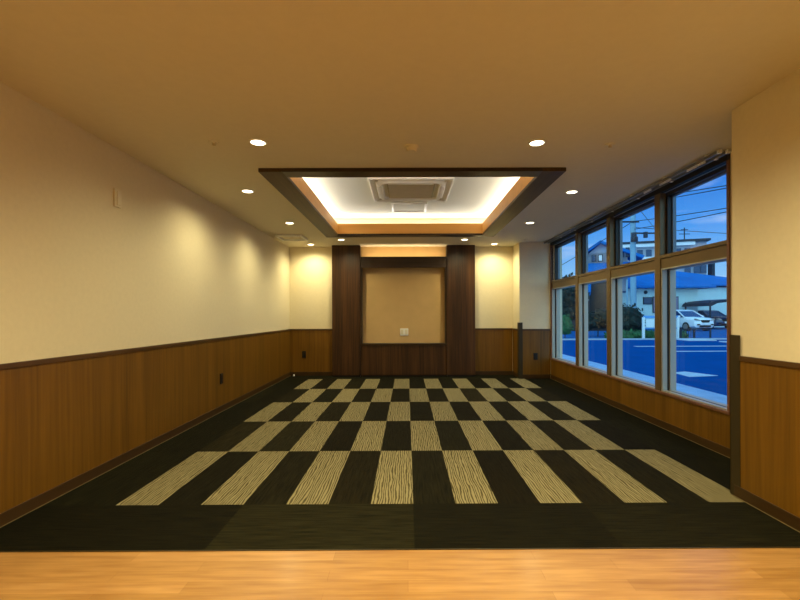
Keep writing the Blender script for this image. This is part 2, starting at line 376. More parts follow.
# near right pier (runs back past the camera)
wr = wall('wall_right')
bx('plaster', M['wallpaper'], wr, XP, XW+.1, YR, YN, 0, H)
bx('wainscot', M['wains'], wr, XP-.010, XP, YR, YN-.03, .06, WZ-.03)
bx('cap_rail', M['rail'], wr, XP-.018, XP, YR, YN-.078, WZ-.03, WZ, bev=.003)
struct(bx('baseboard_right', M['base'], None, XP-.016, XP, YR, YN-.03, 0, .072, bev=.002))
struct(bx('trim_4', M['brass'], None, XP-.021, XP-.016, YC, YN-.02, 0, .005))
bx('plaster', M['wallpaper'], wall('wall_rear'), XL-.1, XW+.1, YR-.1, YR, 0, H)
# window wall
SZ, TZ = .345, 2.335; WY0, WY1 = 3.372, 7.50
ww = wall('wall_window')
b = NB(); box(b, XW, XW+.18, YN, YP+.5, ZG, SZ); box(b, XW, XW+.18, YN, YP+.5, TZ, H+.3)
box(b, XW, XW+.18, YN, WY0, SZ, TZ); box(b, XW, XW+.18, WY1, YP+.5, SZ, TZ); obj('plaster', b, M['wallpaper'], ww)
b = NB(); box(b, XW-.010, XW, YN+.02, YP-.02, .06, SZ); box(b, XW-.010, XW, YN+.02, WY0-.024, SZ, WZ-.03); obj('wainscot', b, M['wains'], ww)
bx('cap_rail', M['rail'], ww, XW-.018, XW, YN+.02, WY0-.024, WZ-.03, WZ)
struct(bx('baseboard_window', M['base'], None, XW-.016, XW, YN+.02, YP-.02, 0, .072, bev=.002))
struct(bx('trim_5', M['brass'], None, XW-.021, XW-.016, YN+.02, YP-.02, 0, .005))
cs = struct(empty('trim_6', (XW, WY0, SZ)))
bx('sill', M['casing'], cs, XW-.022, XW+.03, WY0-.024, WY1+.03, SZ-.012, SZ+.012, bev=.003)
bx('jamb', M['casing'], cs, XW-.014, XW+.03, WY0-.024, WY0, SZ+.012, TZ-.03)
bx('jamb', M['casing'], cs, XW-.014, XW+.03, WY1, WY1+.035, SZ+.012, TZ-.03)
bx('head', M['darkbronze'], cs, XW-.014, XW+.03, WY0-.024, WY1+.035, TZ-.03, H)

# four window bays (from the near one to the far one)
edges = [WY0, 4.315, 5.37, 6.375, WY1]; MW = .092
zt0, zt1 = 1.560, 1.690
for n in range(4):
    y0, y1 = edges[n] + (MW/2 if n else .0), edges[n+1] - (MW/2 if n < 3 else .0)
    w = struct(empty('window_%d' % (n+1), (XW+.06, (y0+y1)/2, SZ)))
    zb0, zt = SZ+.012, TZ-.03
    if n < 3: bx('mullion', M['bronze'], w, XW-.012, XW+.14, edges[n+1]-MW/2, edges[n+1]+MW/2, zb0, zt, bev=.004)
    b = NB(); box(b, XW+.0, XW+.13, y0, y1, zt0, zt1-.038); box(b, XW-.008, XW+.13, y0, y1, zt1-.032, zt1); obj('transom', b, M['bronze'], w)
    b = NB(); frame_ring(b, XW+.05, XW+.09, y0, y1, zt1, zt, .03, .035, .012); us = obj('upper_sash', b, M['darkbronze'], w)
    b = NB(); frame_ring(b, XW+.092, XW+.125, y0, y1, zt1, zt, .045, .045, .018); obj('inner_bead', b, M['greysash'], us)
    b = NB(); box(b, XW+.104, XW+.110, y0+.04, y1-.04, zt1+.015, zt-.04); obj('pane', b, M['glass'], us)
    b = NB(); frame_ring(b, XW+.0, XW+.045, y0, y1, zb0, zt0, .02, .012, .010); ls = obj('lower_sash', b, M['silver'], w)
    b = NB(); frame_ring(b, XW+.046, XW+.066, y0, y1, zb0, zt0, .02, .012, .010); obj('track', b, M['darkbronze'], ls)
    b = NB(); frame_ring(b, XW+.067, XW+.125, y0, y1, zb0, zt0, .036, .014, .012); obj('inner_bead', b, M['silver'], ls)
    b = NB(); box(b, XW+.104, XW+.110, y0+.06, y1-.06, zb0+.010, zt0-.012); obj('pane', b, M['glass'], ls)

# ================================================================== FEATURE WALL
cw, cy = (-1.346, -.838), 7.80
nic = thing('display_niche', (-.07, cy, 0), 'dark walnut display niche with tan back panel, lit from above, on the far wall', 'wall unit')
def pil(x0, x1): 
    b = NB(); box(b, x0, x1, cy, YB-.02, .035, H-.002, bev=.003); obj('pilaster', b, M['dark'], nic)
    b = NB(); box(b, x0+.006, x1-.006, cy+.012, YB-.02, 0, .035); obj('plinth', b, M['black'], nic)
pil(-1.346, -.838); pil(.712, 1.222)
NX0, NX1 = -.838, .712
bx('back_panel', M['tan'], nic, NX0, NX1, YB-.03, YB-.001, .05, H-.002)
b = NB(); box(b, NX0, NX1, cy+.03, cy+.055, 1.965, 2.165, bev=.002); box(b, NX0, NX1, cy+.055, cy+.19, 2.10, 2.115); obj('header_board', b, M['darkx'], nic)
bx('ledge', M['darkx'], nic, NX0, NX1, cy+.01, YB-.03, .565, .600, bev=.003)
bx('lower_panel', M['dark'], nic, NX0, NX1, cy+.03, cy+.06, .035, .565)
bx('kick_board', M['black'], nic, NX0, NX1, cy+.045, cy+.07, 0, .035)
for x0, x1 in ((NX0, NX0+.022), (NX1-.022, NX1)): bx('side_lining', M['darkx'], nic, x0, x1, cy+.03, YB-.03, .60, 1.965)
area('led_strip', (-.06, cy+.085, 2.128), (R(180), 0, 0), 1.45, .04, NICHE_W, (1, .78, .46), nic)
p = thing('outlet_plate', (-.055, YB-.03, .79), 'white double socket plate low on the tan niche panel', 'socket')
bx('plate', M['white'], p, -.13, .02, YB-.042, YB-.03, .735, .865, bev=.003)
b = NB()
for x in (-.095, -.015): box(b, x-.024, x+.024, YB-.045, YB-.042, .755, .845, bev=.001)
obj('socket', b, M['plate'], p)

# ================================================================== CEILING FITTINGS
def downlight(x, y, label, group, w, src=None, blend=.85, ang=160):
    if src is None:
        t = thing('recessed_downlight', (x, y, H), label, 'ceiling light', group)
        b = NB(); ring(b, (x, y, H), .062, .050, .006); obj('trim_ring', b, M['white'], t, True)
        b = NB(); cyl(b, (x, y, H-.003), .0505, .003, 28); obj('lens', b, M['lens'], t)
        L = bpy.data.lights.new('lamp', 'SPOT'); L.energy = w; L.color = WARM; L.spot_size = R(ang); L.spot_blend = blend; L.shadow_soft_size = .05
        lo = bpy.data.objects.new('lamp', L); COL.objects.link(lo); lo.parent = t; lo.location = (0, 0, -.02)
        return t
    c = copy_tree(src); c.location = (x, y, H); tag(c, label, 'ceiling light', group)
    return c
G = 'recessed downlights round the coffer'
DL = [(-1.073, 3.145, 'glowing recessed downlight in front of the coffer, on its left corner side'),
      (.951, 3.165, 'glowing recessed downlight in front of the coffer, on its right corner side'),
      (-1.60, 4.38, 'glowing recessed downlight left of the coffer, level with its front half'),
      (1.69, 4.44, 'glowing recessed downlight right of the coffer, level with its front half'),
      (-1.59, 5.90, 'glowing recessed downlight left of the coffer, just before the ceiling vent'),
      (1.68, 5.93, 'glowing recessed downlight right of the coffer, level with its back end'),
      (-1.70, 7.70, 'glowing recessed downlight close to the far left strip of cream wall'),
      (1.55, 7.70, 'glowing recessed downlight close to the far right strip of cream wall'),
      (-1.09, 7.22, 'glowing recessed downlight in front of the left dark pilaster'),
      (.962, 7.235, 'glowing recessed downlight in front of the right dark pilaster')]
d0 = None
for x, y, lb in DL:
    d = downlight(x, y, lb, G, SPOT_W, d0); d0 = d0 or d
G2 = 'downlights over the wood floor'
r0 = None
for x, y, lb in ((-.56, 1.50, 'recessed downlight over the wood floor, left of the camera'), (1.0, 1.45, 'recessed downlight over the wood floor, right of the camera'),
                 (-1.1, -.3, 'recessed downlight behind the camera, on the left'), (.9, -.3, 'recessed downlight behind the camera, on the right')):
    d = downlight(x, y, lb, G2, REAR_W, r0, 1.0, 156); r0 = r0 or d

# cassette air conditioner on the coffer ceiling
AX, AY, AZ = .05, 5.26, CT
ac = thing('air_conditioner', (AX, AY, AZ), 'white square cassette air conditioner set in the lit coffer ceiling', 'air conditioner')
S = .475
def rr(s, r, z, n=8):
    out = []
    for qx, qy, a0 in ((1, 1, 0), (-1, 1, 90), (-1, -1, 180), (1, -1, 270)):
        for k in range(n+1):
            a = R(a0+90*k/n); out.append((AX+qx*(s-r)+r*math.cos(a), AY+qy*(s-r)+r*math.sin(a), z))
    return out
def loops(bm, ls, cap=True):
    V = [[bm.verts.new(p) for p in l] for l in ls]
    for a, c in zip(V, V[1:]):
        n = len(a)
        for k in range(n): bm.faces.new((a[k], a[(k+1) % n], c[(k+1) % n], c[k]))
    if cap: bm.faces.new(V[-1])
b = NB(); loops(b, [rr(S, .012, AZ), rr(S, .012, AZ-.04), rr(S-.008, .012, AZ-.048), rr(S-.030, .02, AZ-.048), rr(S-.06, .03, AZ-.022), rr(S-.065, .12, AZ-.022), rr(S-.085, .17, AZ-.058), rr(S-.10, .17, AZ-.062), rr(S-.125, .14, AZ-.058), rr(S-.15, .10, AZ-.030), rr(S-.16, .07, AZ-.03)])
obj('panel', b, M['white'], ac, True)
b = NB(); g = .275
box(b, AX-g, AX+g, AY-g, AY+g, AZ-.050, AZ-.040)
for k in range(12):
    y = AY-g+.022+k*(2*g-.044)/11; box(b, AX-g+.02, AX+g-.02, y-.007, y+.007, AZ-.058, AZ-.050)
obj('intake_grille', b, M['grille'], ac)
for k in range(4):
    b = NB(); m = Matrix.Translation((AX, AY, AZ)) @ Matrix.Rotation(R(90*k), 4, 'Z')
    prof = [(-.036, -.052), (-.03, -.060), (.0, -.066), (.03, -.064), (.036, -.058), (.0, -.056)]
    prism(b, prof, -.26, .26, 'X')
    for v in b.verts: v.co = m @ (v.co + Vector((0, -(S-.112), 0)))
    obj('louver', b, M['white'], ac)
for sx_ in (-1, 1):
    for sy_ in (-1, 1): b = NB(); cyl(b, (AX+sx_*(S-.085), AY+sy_*(S-.085), AZ-.036), .016, .012, 12); obj('corner_cap', b, M['grille'], ac)
# access hatch behind it
hx, hy = .035, 6.20
ht = thing('ceiling_hatch', (hx, hy, CT), 'white framed square access hatch behind the air conditioner in the coffer', 'hatch')
b = NB(); s = .25
for a in ((hx-s, hx-s+.035, hy-s, hy+s), (hx+s-.035, hx+s, hy-s, hy+s), (hx-s+.035, hx+s-.035, hy-s, hy-s+.02), (hx-s+.035, hx+s-.035, hy+s-.02, hy+s)): box(b, *a, CT-.016, CT, bev=.002)
obj('frame', b, M['white'], ht)
bx('panel', M['coffer'], ht, hx-s+.035, hx+s-.035, hy-s+.02, hy+s-.02, CT-.006, CT)
# vent at the far left
vx, vy = -1.83, 6.94
v = thing('ceiling_vent', (vx, vy, H), 'cream square ceiling vent near the far left corner', 'vent')
b = NB(); s = .21
for a in ((vx-s, vx-s+.04, vy-s, vy+s), (vx+s-.04, vx+s, vy-s, vy+s), (vx-s+.04, vx+s-.04, vy-s, vy-s+.04), (vx-s+.04, vx+s-.04, vy+s-.04, vy+s)): box(b, *a, H-.038, H, bev=.012)
obj('frame', b, M['white'], v)
b = NB(); box(b, vx-s+.04, vx+s-.04, vy-s+.04, vy+s-.04, H-.004, H)
for k in range(6):
    y = vy-s+.07+k*.056; box(b, vx-s+.045, vx+s-.045, y-.012, y+.012, H-.010, H-.004)
obj('grille', b, M['plate'], v)
# smoke detector, sprinklers
sd = thing('smoke_detector', (.04, 3.235, H), 'round smoke detector on the ceiling centred in front of the coffer', 'smoke detector')
b = NB(); cyl(b, (.04, 3.235, H-.008), .052, .016, 28); obj('base', b, M['ceiling'], sd, True)
b = NB(); cyl(b, (.04, 3.235, H-.028), .034, .024, 24, .044); obj('sensor_dome', b, M['ceiling'], sd, True)
def sprinkler(x, y, lb):
    t = thing('sprinkler_head', (x, y, H), lb, 'sprinkler', 'ceiling sprinklers')
    b = NB(); cyl(b, (x, y, H-.004), .032, .008, 20, .036); obj('escutcheon', b, M['ceiling'], t, True)
    b = NB(); cyl(b, (x, y, H-.014), .008, .014, 12); tube(b, [(x-.010, y, H-.008), (x-.011, y, H-.022), (x, y, H-.027)], .0025, 6); tube(b, [(x+.010, y, H-.008), (x+.011, y, H-.022), (x, y, H-.027)], .0025, 6)
    obj('body', b, M['plate'], t)
    b = NB(); cyl(b, (x, y, H-.028), .013, .002, 16); obj('deflector', b, M['plate'], t)
sprinkler(-1.39, 3.142, 'small sprinkler head on the ceiling left of the front left downlight')
sprinkler(1.50, 3.20, 'small sprinkler head on the ceiling right of the front right downlight')
sprinkler(1.98, 7.25, 'tiny sprinkler head on the far ceiling just before the right pier')

# ================================================================== WALL FITTINGS
sw = thing('switch_plate', (XL, 3.25, 1.92), 'cream blank switch plate high on the left wall', 'switch')
bx('plate', M['plate'], sw, XL, XL+.014, 3.212, 3.288, 1.925, 2.06, bev=.004)
bx('rocker', M['plate'], sw, XL+.014, XL+.022, 3.232, 3.276, 1.94, 2.045, bev=.003)
def outlet(c, axis, lb):
    t = thing('wall_outlet', c, lb, 'outlet', 'black wall outlets')
    x, y, z = c
    if axis == 'X':
        b = NB(); box(b, x+.010, x+.020, y-.036, y+.036, z-.06, z+.06, bev=.003); obj('plate', b, M['black'], t)
        b = NB(); box(b, x+.020, x+.023, y-.018, y+.018, z-.04, z+.04, bev=.001); obj('socket', b, M['black'], t)
    else:
        b = NB(); box(b, x-.036, x+.036, y-.020, y-.010, z-.06, z+.06, bev=.003); obj('plate', b, M['black'], t)
        b = NB(); box(b, x-.018, x+.018, y-.023, y-.020, z-.04, z+.04, bev=.001); obj('socket', b, M['black'], t)
outlet((XL, 5.04, .386), 'X', 'black outlet on the wood panelling of the long left wall')
outlet((-1.90, YB, .396), 'Y', 'black outlet on the panelling left of the left dark pilaster')
outlet((2.225, YP, .385), 'Y', 'black outlet on the panelling of the far right pier beside the windows')
def guard(x, y, sy, h, lb):
    t = NB(); box(t, x-.014, x-.010, y-.076, y-.012, 0, h, bev=.0015); box(t, x-.014, x+.04, y, y+.004, 0, h); box(t, x-.014, x-.0105, y-.013, y+.003, 0, h)
    tag(pivot(obj('corner_guard', t, M['guard'])), lb, 'corner guard', 'corner guards')
guard(XP, YN, 1, .985, 'tall brown corner guard on the near right wall end by the window')
b = NB(); box(b, XPF-.024, XPF+.045, YP-.030, YP-.018, 0, .975, bev=.003); box(b, XPF-.030, XPF-.018, YP-.018, YP+.04, 0, .975, bev=.003)
tag(pivot(obj('corner_guard', b, M['guard'])), 'slim grey-brown corner guard on the far right pier edge', 'corner guard', 'corner guards')
b = NB(); cyl(b, (XL+.092, 7.955, .018), .016, .032, 14, .012)
tag(pivot(obj('door_stop', b, M['white'])), 'tiny white peg on the carpet in the far left corner', 'peg')
# curtain track
ct = thing('curtain_track', (2.42, 5.4, H), 'long double metal curtain track on the ceiling above the windows', 'curtain track')
for xx in (2.375, 2.44):
    b = NB(); box(b, xx-.011, xx+.011, 3.30, 7.50, H-.034, H-.012); obj('rail', b, M['railmetal'], ct)
for k in range(8):
    y = 3.42+k*.575; b = NB(); box(b, 2.355, 2.465, y-.012, y+.012, H-.012, H); box(b, 2.43, 2.45, y-.012, y+.012, H-.040, H-.034); obj('bracket', b, M['white'], ct)
for xx in (2.375, 2.44):
    for yy in (3.29, 7.51):
        b = NB(); box(b, xx-.014, xx+.014, yy-.012, yy+.012, H-.038, H-.008, bev=.002); obj('end_cap', b, M['white'], ct)
for y0, n in ((3.45, 9), (3.9, 7), (4.22, 5)):
    b = NB()
    for k in range(n): box(b, 2.369, 2.381, y0+k*.026, y0+k*.026+.014, H-.052, H-.034)
    obj('runner', b, M['white'], ct)

# ================================================================== OUTDOORS
def gx(px, Y): return (px-407.1)*Y/434.7
def gz(py, Y): return EYE+(313.7-py)*Y/434.7
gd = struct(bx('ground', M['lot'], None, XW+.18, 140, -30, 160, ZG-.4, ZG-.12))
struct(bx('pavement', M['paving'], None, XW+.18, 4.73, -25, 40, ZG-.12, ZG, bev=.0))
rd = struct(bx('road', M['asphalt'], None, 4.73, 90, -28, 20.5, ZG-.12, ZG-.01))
bx('line_marking', M['roadpaint'], rd, 8.6, 40, 16.25, 16.5, ZG-.01, ZG-.004)
bx('line_marking', M['roadpaint'], rd, 8.75, 30, 14.05, 14.25, ZG-.01, ZG-.004)
b = NB(); A = [b.verts.new(q) for q in ((5.52, 9.02, ZG-.003), (5.46, 8.40, ZG-.003), (6.12, 8.54, ZG-.003), (5.87, 9.17, ZG-.003))]
b.faces.new(A); r_ = bmesh.ops.extrude_face_region(b, geom=b.faces[:]); bmesh.ops.translate(b, vec=(0, 0, -.006), verts=[v for v in r_['geom'] if isinstance(v, bmesh.types.BMVert)])
obj('diamond_marking', b, M['roadpaint'], rd)
kb = struct(empty('kerb', (10, 20.6, ZG)))
for x in range(0, 36):
    pass
b = NB()
for k in range(60): box(b, 4.8+k*.6, 4.8+k*.6+.59, 20.5, 20.72, ZG-.05, ZG+.05, bev=.01)
obj('kerb_stone', b, M['kerb'], kb)
b = NB(); box(b, 12.7, 14.0, 19.6, 20.4, ZG-.02, ZG+.03, bev=.02); obj('kerb_ramp', b, M['roadpaint'], kb)
b = NB(); box(b, 13.5, 15.5, 18.2, 18.8, ZG-.02, ZG+.03, bev=.02); obj('kerb_ramp', b, M['roadpaint'], kb)

def foliage(bm, c, r, n, leaf, seed, flat=.0, core=True):
    rn = random.Random(seed)
    if core:
        g = bmesh.ops.create_icosphere(bm, subdivisions=3, radius=1)['verts']
        for v_ in g:
            k = .80+.22*noise.noise(v_.co*2.2+Vector((seed, 0, 0))); v_.co = Vector((c[0]+v_.co.x*r[0]*k, c[1]+v_.co.y*r[1]*k, c[2]+v_.co.z*r[2]*k))
    for _ in range(n):
        d = Vector((rn.gauss(0, 1), rn.gauss(0, 1), rn.gauss(0, 1))).normalized(); q = rn.uniform(.72, 1.08)
        if d.z < -.7: d.z *= .5
        p = Vector((c[0]+d.x*r[0]*q, c[1]+d.y*r[1]*q, max(c[2]+d.z*r[2]*q, ZG+.02)))
        u = Vector((rn.uniform(-1, 1), rn.uniform(-1, 1), rn.uniform(-1, 1))).normalized(); w_ = u.cross(d).normalized() if u.cross(d).length > .01 else Vector((1, 0, 0))
        s_ = leaf*rn.uniform(.6, 1.3)
        bm.faces.new([bm.verts.new(p+u*s_), bm.verts.new(p+w_*s_*.5), bm.verts.new(p-u*s_), bm.verts.new(p-w_*s_*.5)])
def tree(name, x, y, h, r, cz, label, cat, mat, n=500, leaf=.12, seed=1, group=None, blobs=None):
    t = thing(name, (x, y, ZG-.1), label, cat, group)
    b = NB(); tube(b, [(x, y, ZG-.12), (x+.03, y, ZG+cz*.5), (x, y+.03, cz+ZG)], max(.03, h*.02), 8); obj('trunk', b, M['bark'], t)
    b = NB()
    for i, (dx, dy, dz, k) in enumerate(blobs or [(0, 0, 0, 1)]): foliage(b, (x+dx, y+dy, ZG+cz+dz), (r[0]*k, r[1]*k, r[2]*k), n, leaf, seed+i)
    obj('crown', b, mat, t)
# utility pole
UX, UY = gx(633.7, 28), 28.0
up = thing('utility_pole', (UX, UY, ZG-.1), 'tall pale concrete utility pole with crossarm across the road', 'utility pole')
b = NB(); cyl(b, (UX, UY, 4.2), .20, 8.8, 16, .15); obj('mast', b, M['pole'], up, True)
b = NB(); box(b, UX-1.3, UX+.3, UY-.2, UY-.12, 6.98, 7.08); obj('crossarm', b, M['steel'], up)
b = NB(); box(b, UX-.1, UX+1.5, UY-.2, UY-.12, gz(234, 28), gz(234, 28)+.09); obj('crossarm', b, M['steel'], up)
b = NB(); cyl(b, (UX+.62, UY-.35, gz(235.5, 28)), .13, .36, 14); obj('transformer', b, M['steel'], up, True)
b = NB(); cyl(b, (UX-.1, UY-.3, gz(237, 28)), .16, .5, 12); obj('transformer', b, M['steel'], up, True)
b = NB(); cyl(b, (UX, UY-.16, 5.9), .21, .3, 12); obj('bracket', b, M['steel'], up)
PX2 = gx(627.5, 26)
b = NB(); cyl(b, (PX2, 26, 1.5), .05, 3.3, 12); tag(pivot(obj('slim_pole', b, M['pole'], None, True)), 'slim pale pole standing left of the utility pole', 'pole')
def wire(p, q, sag, lb, r=.022):
    p, q = Vector(p), Vector(q); b = NB()
    tube(b, [p.lerp(q, k/10)-Vector((0, 0, sag*4*(k/10)*(1-k/10))) for k in range(11)], r, 6)
    o = obj('power_line', b, M['cable']); tag(o, lb, 'power line', 'power lines'); 
    c = o.data.vertices[0].co.copy()
    for v_ in o.data.vertices: v_.co -= c
    o.location = c
def P(px, py, Y): return (gx(px, Y), Y, gz(py, Y))
def ext(p, q, k): p, q = Vector(p), Vector(q); return p, p+(q-p)*k
wire(*ext(P(633.7, 221, 28), P(760, 198.5, 20), 2.2), .2, 'dark power line rising to the right in the near top pane, higher of the pair')
wire(*ext(P(633.7, 229, 28), P(760, 199.5, 20), 2.2), .25, 'dark power line rising to the right in the near top pane, lower of the pair')
wire(P(633.7, 221, 27.9), P(520, 288, 40), .1, 'power line falling to the left of the utility pole')
wire(*ext(P(634, 199, 28), P(726, 184.4, 19), 2), .05, 'highest power line in the near top pane, below the window head')
wire(*ext(P(634, 204, 28), P(726, 187, 19), 2), .05, 'second highest power line in the near top pane')
wire(*ext(P(634, 227, 28), P(780, 236, 36), 2), .05, 'thin level power line passing in front of the roof aerial', .02)
wire(P(634, 201, 28), P(668, 242, 72), .1, 'thin power line falling steeply right of the utility pole')
# cream house with a blue hipped roof
HY = 40.0
hs = thing('house', (gx(670, HY), HY, ZG-.1), 'cream single-storey house with blue tiled roof behind the parked white car', 'house')
hx0, hx1, hx2 = gx(614, HY), gx(704, HY), gx(770, 43)
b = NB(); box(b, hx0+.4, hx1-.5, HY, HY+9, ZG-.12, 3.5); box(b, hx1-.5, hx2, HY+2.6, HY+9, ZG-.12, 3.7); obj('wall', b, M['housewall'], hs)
def hip(bm, x0, x1, y0, y1, z0, z1, ins, th=.16, ins2=None):
    ins2 = ins if ins2 is None else ins2
    A = [bm.verts.new(q) for q in ((x0, y0, z0), (x1, y0, z0), (x1, y1, z0), (x0, y1, z0))]
    B = [bm.verts.new(q) for q in ((x0, y0, z0-th), (x1, y0, z0-th), (x1, y1, z0-th), (x0, y1, z0-th))]
    ym = (y0+y1)/2; r0, r1 = bm.verts.new((x0+ins, ym, z1)), bm.verts.new((x1-ins2, ym, z1))
    bm.faces.new((A[0], A[1], r1, r0)); bm.faces.new((A[2], A[3], r0, r1)); bm.faces.new((A[1], A[2], r1)); bm.faces.new((A[3], A[0], r0)); bm.faces.new(B[::-1])
    for k in range(4): bm.faces.new((A[k], B[k], B[(k+1) % 4], A[(k+1) % 4]))
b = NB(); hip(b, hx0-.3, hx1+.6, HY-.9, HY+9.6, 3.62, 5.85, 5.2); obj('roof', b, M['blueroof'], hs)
b = NB(); hip(b, 21.5, 36.2, HY+2.0, HY+9.8, 3.98, 5.75, 4.0, .16, 8.6); obj('roof', b, M['blueroof'], hs)
def win(par, px0, px1, py0, py1, Y, mat, nm='window'):
    b = NB(); x0, x1, z1, z0 = gx(px0, Y), gx(px1, Y), gz(py0, Y), gz(py1, Y)
    box(b, x0-.06, x1+.06, Y-.08, Y+.02, z0-.06, z1+.06); w_ = obj(nm, b, M['steel'], par)
    b = NB(); box(b, x0, x1, Y-.10, Y-.08, z0, z1); obj('pane', b, mat, w_)
win(hs, 644, 651.5, 297.5, 303.5, HY, M['darkpane']); win(hs, 653.5, 658, 297, 312, HY, M['curtain']); win(hs, 672.5, 678, 297, 311, HY, M['curtain'])
b = NB(); cyl(b, (gx(646, HY), HY-.04, gz(292, HY)), .16, .08, 16, axis='Y'); obj('vent', b, M['steel'], hs)
# carport and cars
CPY = 37.2
cp = thing('carport', (gx(712, CPY), CPY, ZG-.1), 'dark curved-roof carport on slim posts to the right of the white car', 'carport')
prof = [(-2.2, 1.75), (-2.05, 2.02), (-1.6, 2.2), (0, 2.36), (3.4, 2.42), (3.4, 2.32), (0, 2.16), (-1.5, 1.98), (-1.95, 1.75)]
b = NB(); prism(b, [(u+27.25, z) for u, z in prof], CPY-1.2, CPY+2.4, 'Y'); obj('roof', b, M['steel'], cp)
for x, y in ((25.3, CPY+2.2), (30.2, CPY+2.2), (25.3, CPY-1.0), (30.2, CPY-1.0)): bx('post', M['steel'], cp, x-.05, x+.05, y-.05, y+.05, ZG-.12, 2.15)
def make_car(name, cx, cyf, paint, label, L=4.5, Wd=1.84, Ht=1.68, plate=True):
    """nose at y = cyf, pointing to -Y, centred on cx"""
    g = ZG-.12; t = thing(name, (cx, cyf+L/2, g), label, 'car')
    st = [(.00, .44, .80, .62), (.12, .28, .96, .82), (.45, .24, 1.04, .90), (1.15, .22, 1.10, .92), (1.6, .22, 1.12, .92), (3.2, .22, 1.14, .92), (4.1, .24, 1.12, .90), (4.4, .30, 1.02, .85), (4.5, .46, .86, .72)]
    b = NB(); rings = []
    for y, z0, z1, hw in st:
        rings.append([b.verts.new((cx+sx_*hw*k, cyf+y, g+z)) for sx_, k, z in
            ((-1, .80, z0), (-1, .98, z0+.10), (-1, 1, z0+.45*(z1-z0)), (-1, .96, z0+.82*(z1-z0)), (-1, .78, z1), (0, 0, z1+.02), (1, .78, z1), (1, .96, z0+.82*(z1-z0)), (1, 1, z0+.45*(z1-z0)), (1, .98, z0+.10), (1, .80, z0))])
    for a, c in zip(rings, rings[1:]):
        n = len(a)
        for k in range(n): b.faces.new((a[k], a[(k+1) % n], c[(k+1) % n], c[k]))
    b.faces.new(rings[0]); b.faces.new(rings[-1][::-1]); obj('body', b, paint, t, True)
    # cabin: glass band with painted roof and pillars
    def band(z, f, r_, hw): return [(cx-hw, cyf+f, g+z), (cx+hw, cyf+f, g+z), (cx+hw, cyf+r_, g+z), (cx-hw, cyf+r_, g+z)]
    b = NB(); loops(b, [band(1.06, 1.10, 4.30, .84), band(1.58, 2.02, 3.95, .66)]); obj('windows', b, M['carglass'], t)
    b = NB(); loops(b, [band(1.555, 1.95, 4.05, .69), band(1.61, 2.05, 4.05, .68), band(Ht, 2.35, 3.8, .58)]); 
    lo, hi = band(1.05, 1.08, 4.32, .85), band(1.57, 2.00, 3.97, .67)
    for q in range(4): tube(b, [lo[q], hi[q]], .05, 6)
    for sx_ in (-1, 1): tube(b, [(cx+sx_*.85, cyf+2.75, g+1.06), (cx+sx_*.675, cyf+2.85, g+1.58)], .045, 6)
    obj('roof', b, paint, t, True)
    for sx_ in (-1, 1):
        for yy in (.88, 3.55):
            b = NB(); cyl(b, (cx+sx_*(.80), cyf+yy, g+.345), .345, .24, 28, axis='X'); wh = obj('wheel', b, M['tyre'], t, True)
            b = NB(); cyl(b, (cx+sx_*(.925), cyf+yy, g+.345), .235, .02, 24, axis='X'); obj('rim', b, M['alloy'], wh)
    for sx_ in (-1, 1):
        b = NB(); prism(b, [(cx+sx_*.42, g+.86), (cx+sx_*.76, g+.97), (cx+sx_*.78, g+.87), (cx+sx_*.48, g+.77)], cyf-.01, cyf+.2, 'Y'); obj('headlight', b, M['alloy'], t)
        b = NB(); box(b, cx+sx_*.56-.1, cx+sx_*.56+.1, cyf-.03, cyf+.2, g+.46, g+.56); obj('fog_light', b, M['tyre'], t)
        b = NB(); box(b, cx+sx_*1.0-.1, cx+sx_*1.0+.1, cyf+1.42, cyf+1.56, g+1.06, g+1.2, bev=.03); obj('mirror', b, paint, t)
    b = NB(); prism(b, [(cx-.40, g+.86), (cx+.40, g+.86), (cx+.30, g+.68), (cx, g+.62), (cx-.30, g+.68)], cyf-.03, cyf+.1, 'Y'); obj('grille', b, M['tyre'], t)
    b = NB(); box(b, cx-.45, cx+.45, cyf-.02, cyf+.2, g+.32, g+.46); obj('air_intake', b, M['tyre'], t)
    b = NB(); box(b, cx-.165, cx+.165, cyf-.05, cyf-.01, g+.50, g+.66); obj('licence_plate', b, M['signwhite'], t)
    return t
wc = make_car('parked_car', 22.3, 32.8, M['carpaint'], 'white parked car facing the road in front of the cream house')
wc.rotation_euler.z = .12
make_car('parked_car', 27.7, 37.6, M['carpaint2'], 'dark blue car parked deeper under the carport')
# sign stand, rail fence, planting by the kerb
SY = 21.6
sf = thing('sign_stand', (gx(661, SY), SY, ZG-.12), 'pale post-and-rail stand with white boards at the edge of the car park', 'sign')
px_, qx_ = gx(643.8, SY), gx(678.3, SY)
for x in (px_, qx_): bx('post', M['signwhite'], sf, x-.05, x+.05, SY-.05, SY+.05, ZG-.12, gz(317, SY))
bx('top_rail', M['signblue'], sf, px_, qx_, SY-.03, SY+.03, gz(318, SY), gz(315.5, SY))
bx('board', M['signwhite'], sf, gx(646, SY), gx(654, SY), SY-.06, SY-.02, gz(327, SY), gz(319, SY))
bx('board', M['signwhite'], sf, gx(669.5, SY), gx(674, SY), SY-.06, SY-.02, gz(328, SY), gz(318.5, SY))
bx('lower_rail', M['signblue'], sf, px_, qx_, SY-.02, SY+.02, gz(328.5, SY), gz(327.5, SY))
FY = 21.0
mf = thing('metal_fence', (gx(697, FY), FY, ZG-.12), 'low dark metal rail fence by the kerb below the white car', 'fence')
for px in (681, 695, 711): x = gx(px, FY); bx('post', M['steel'], mf, x-.03, x+.03, FY-.03, FY+.03, ZG-.12, gz(328.5, FY))
bx('rail', M['steel'], mf, gx(681, FY), gx(711, FY), FY-.02, FY+.02, gz(329.6, FY), gz(328.5, FY))
x0, x1 = gx(680, FY), gx(696, FY)
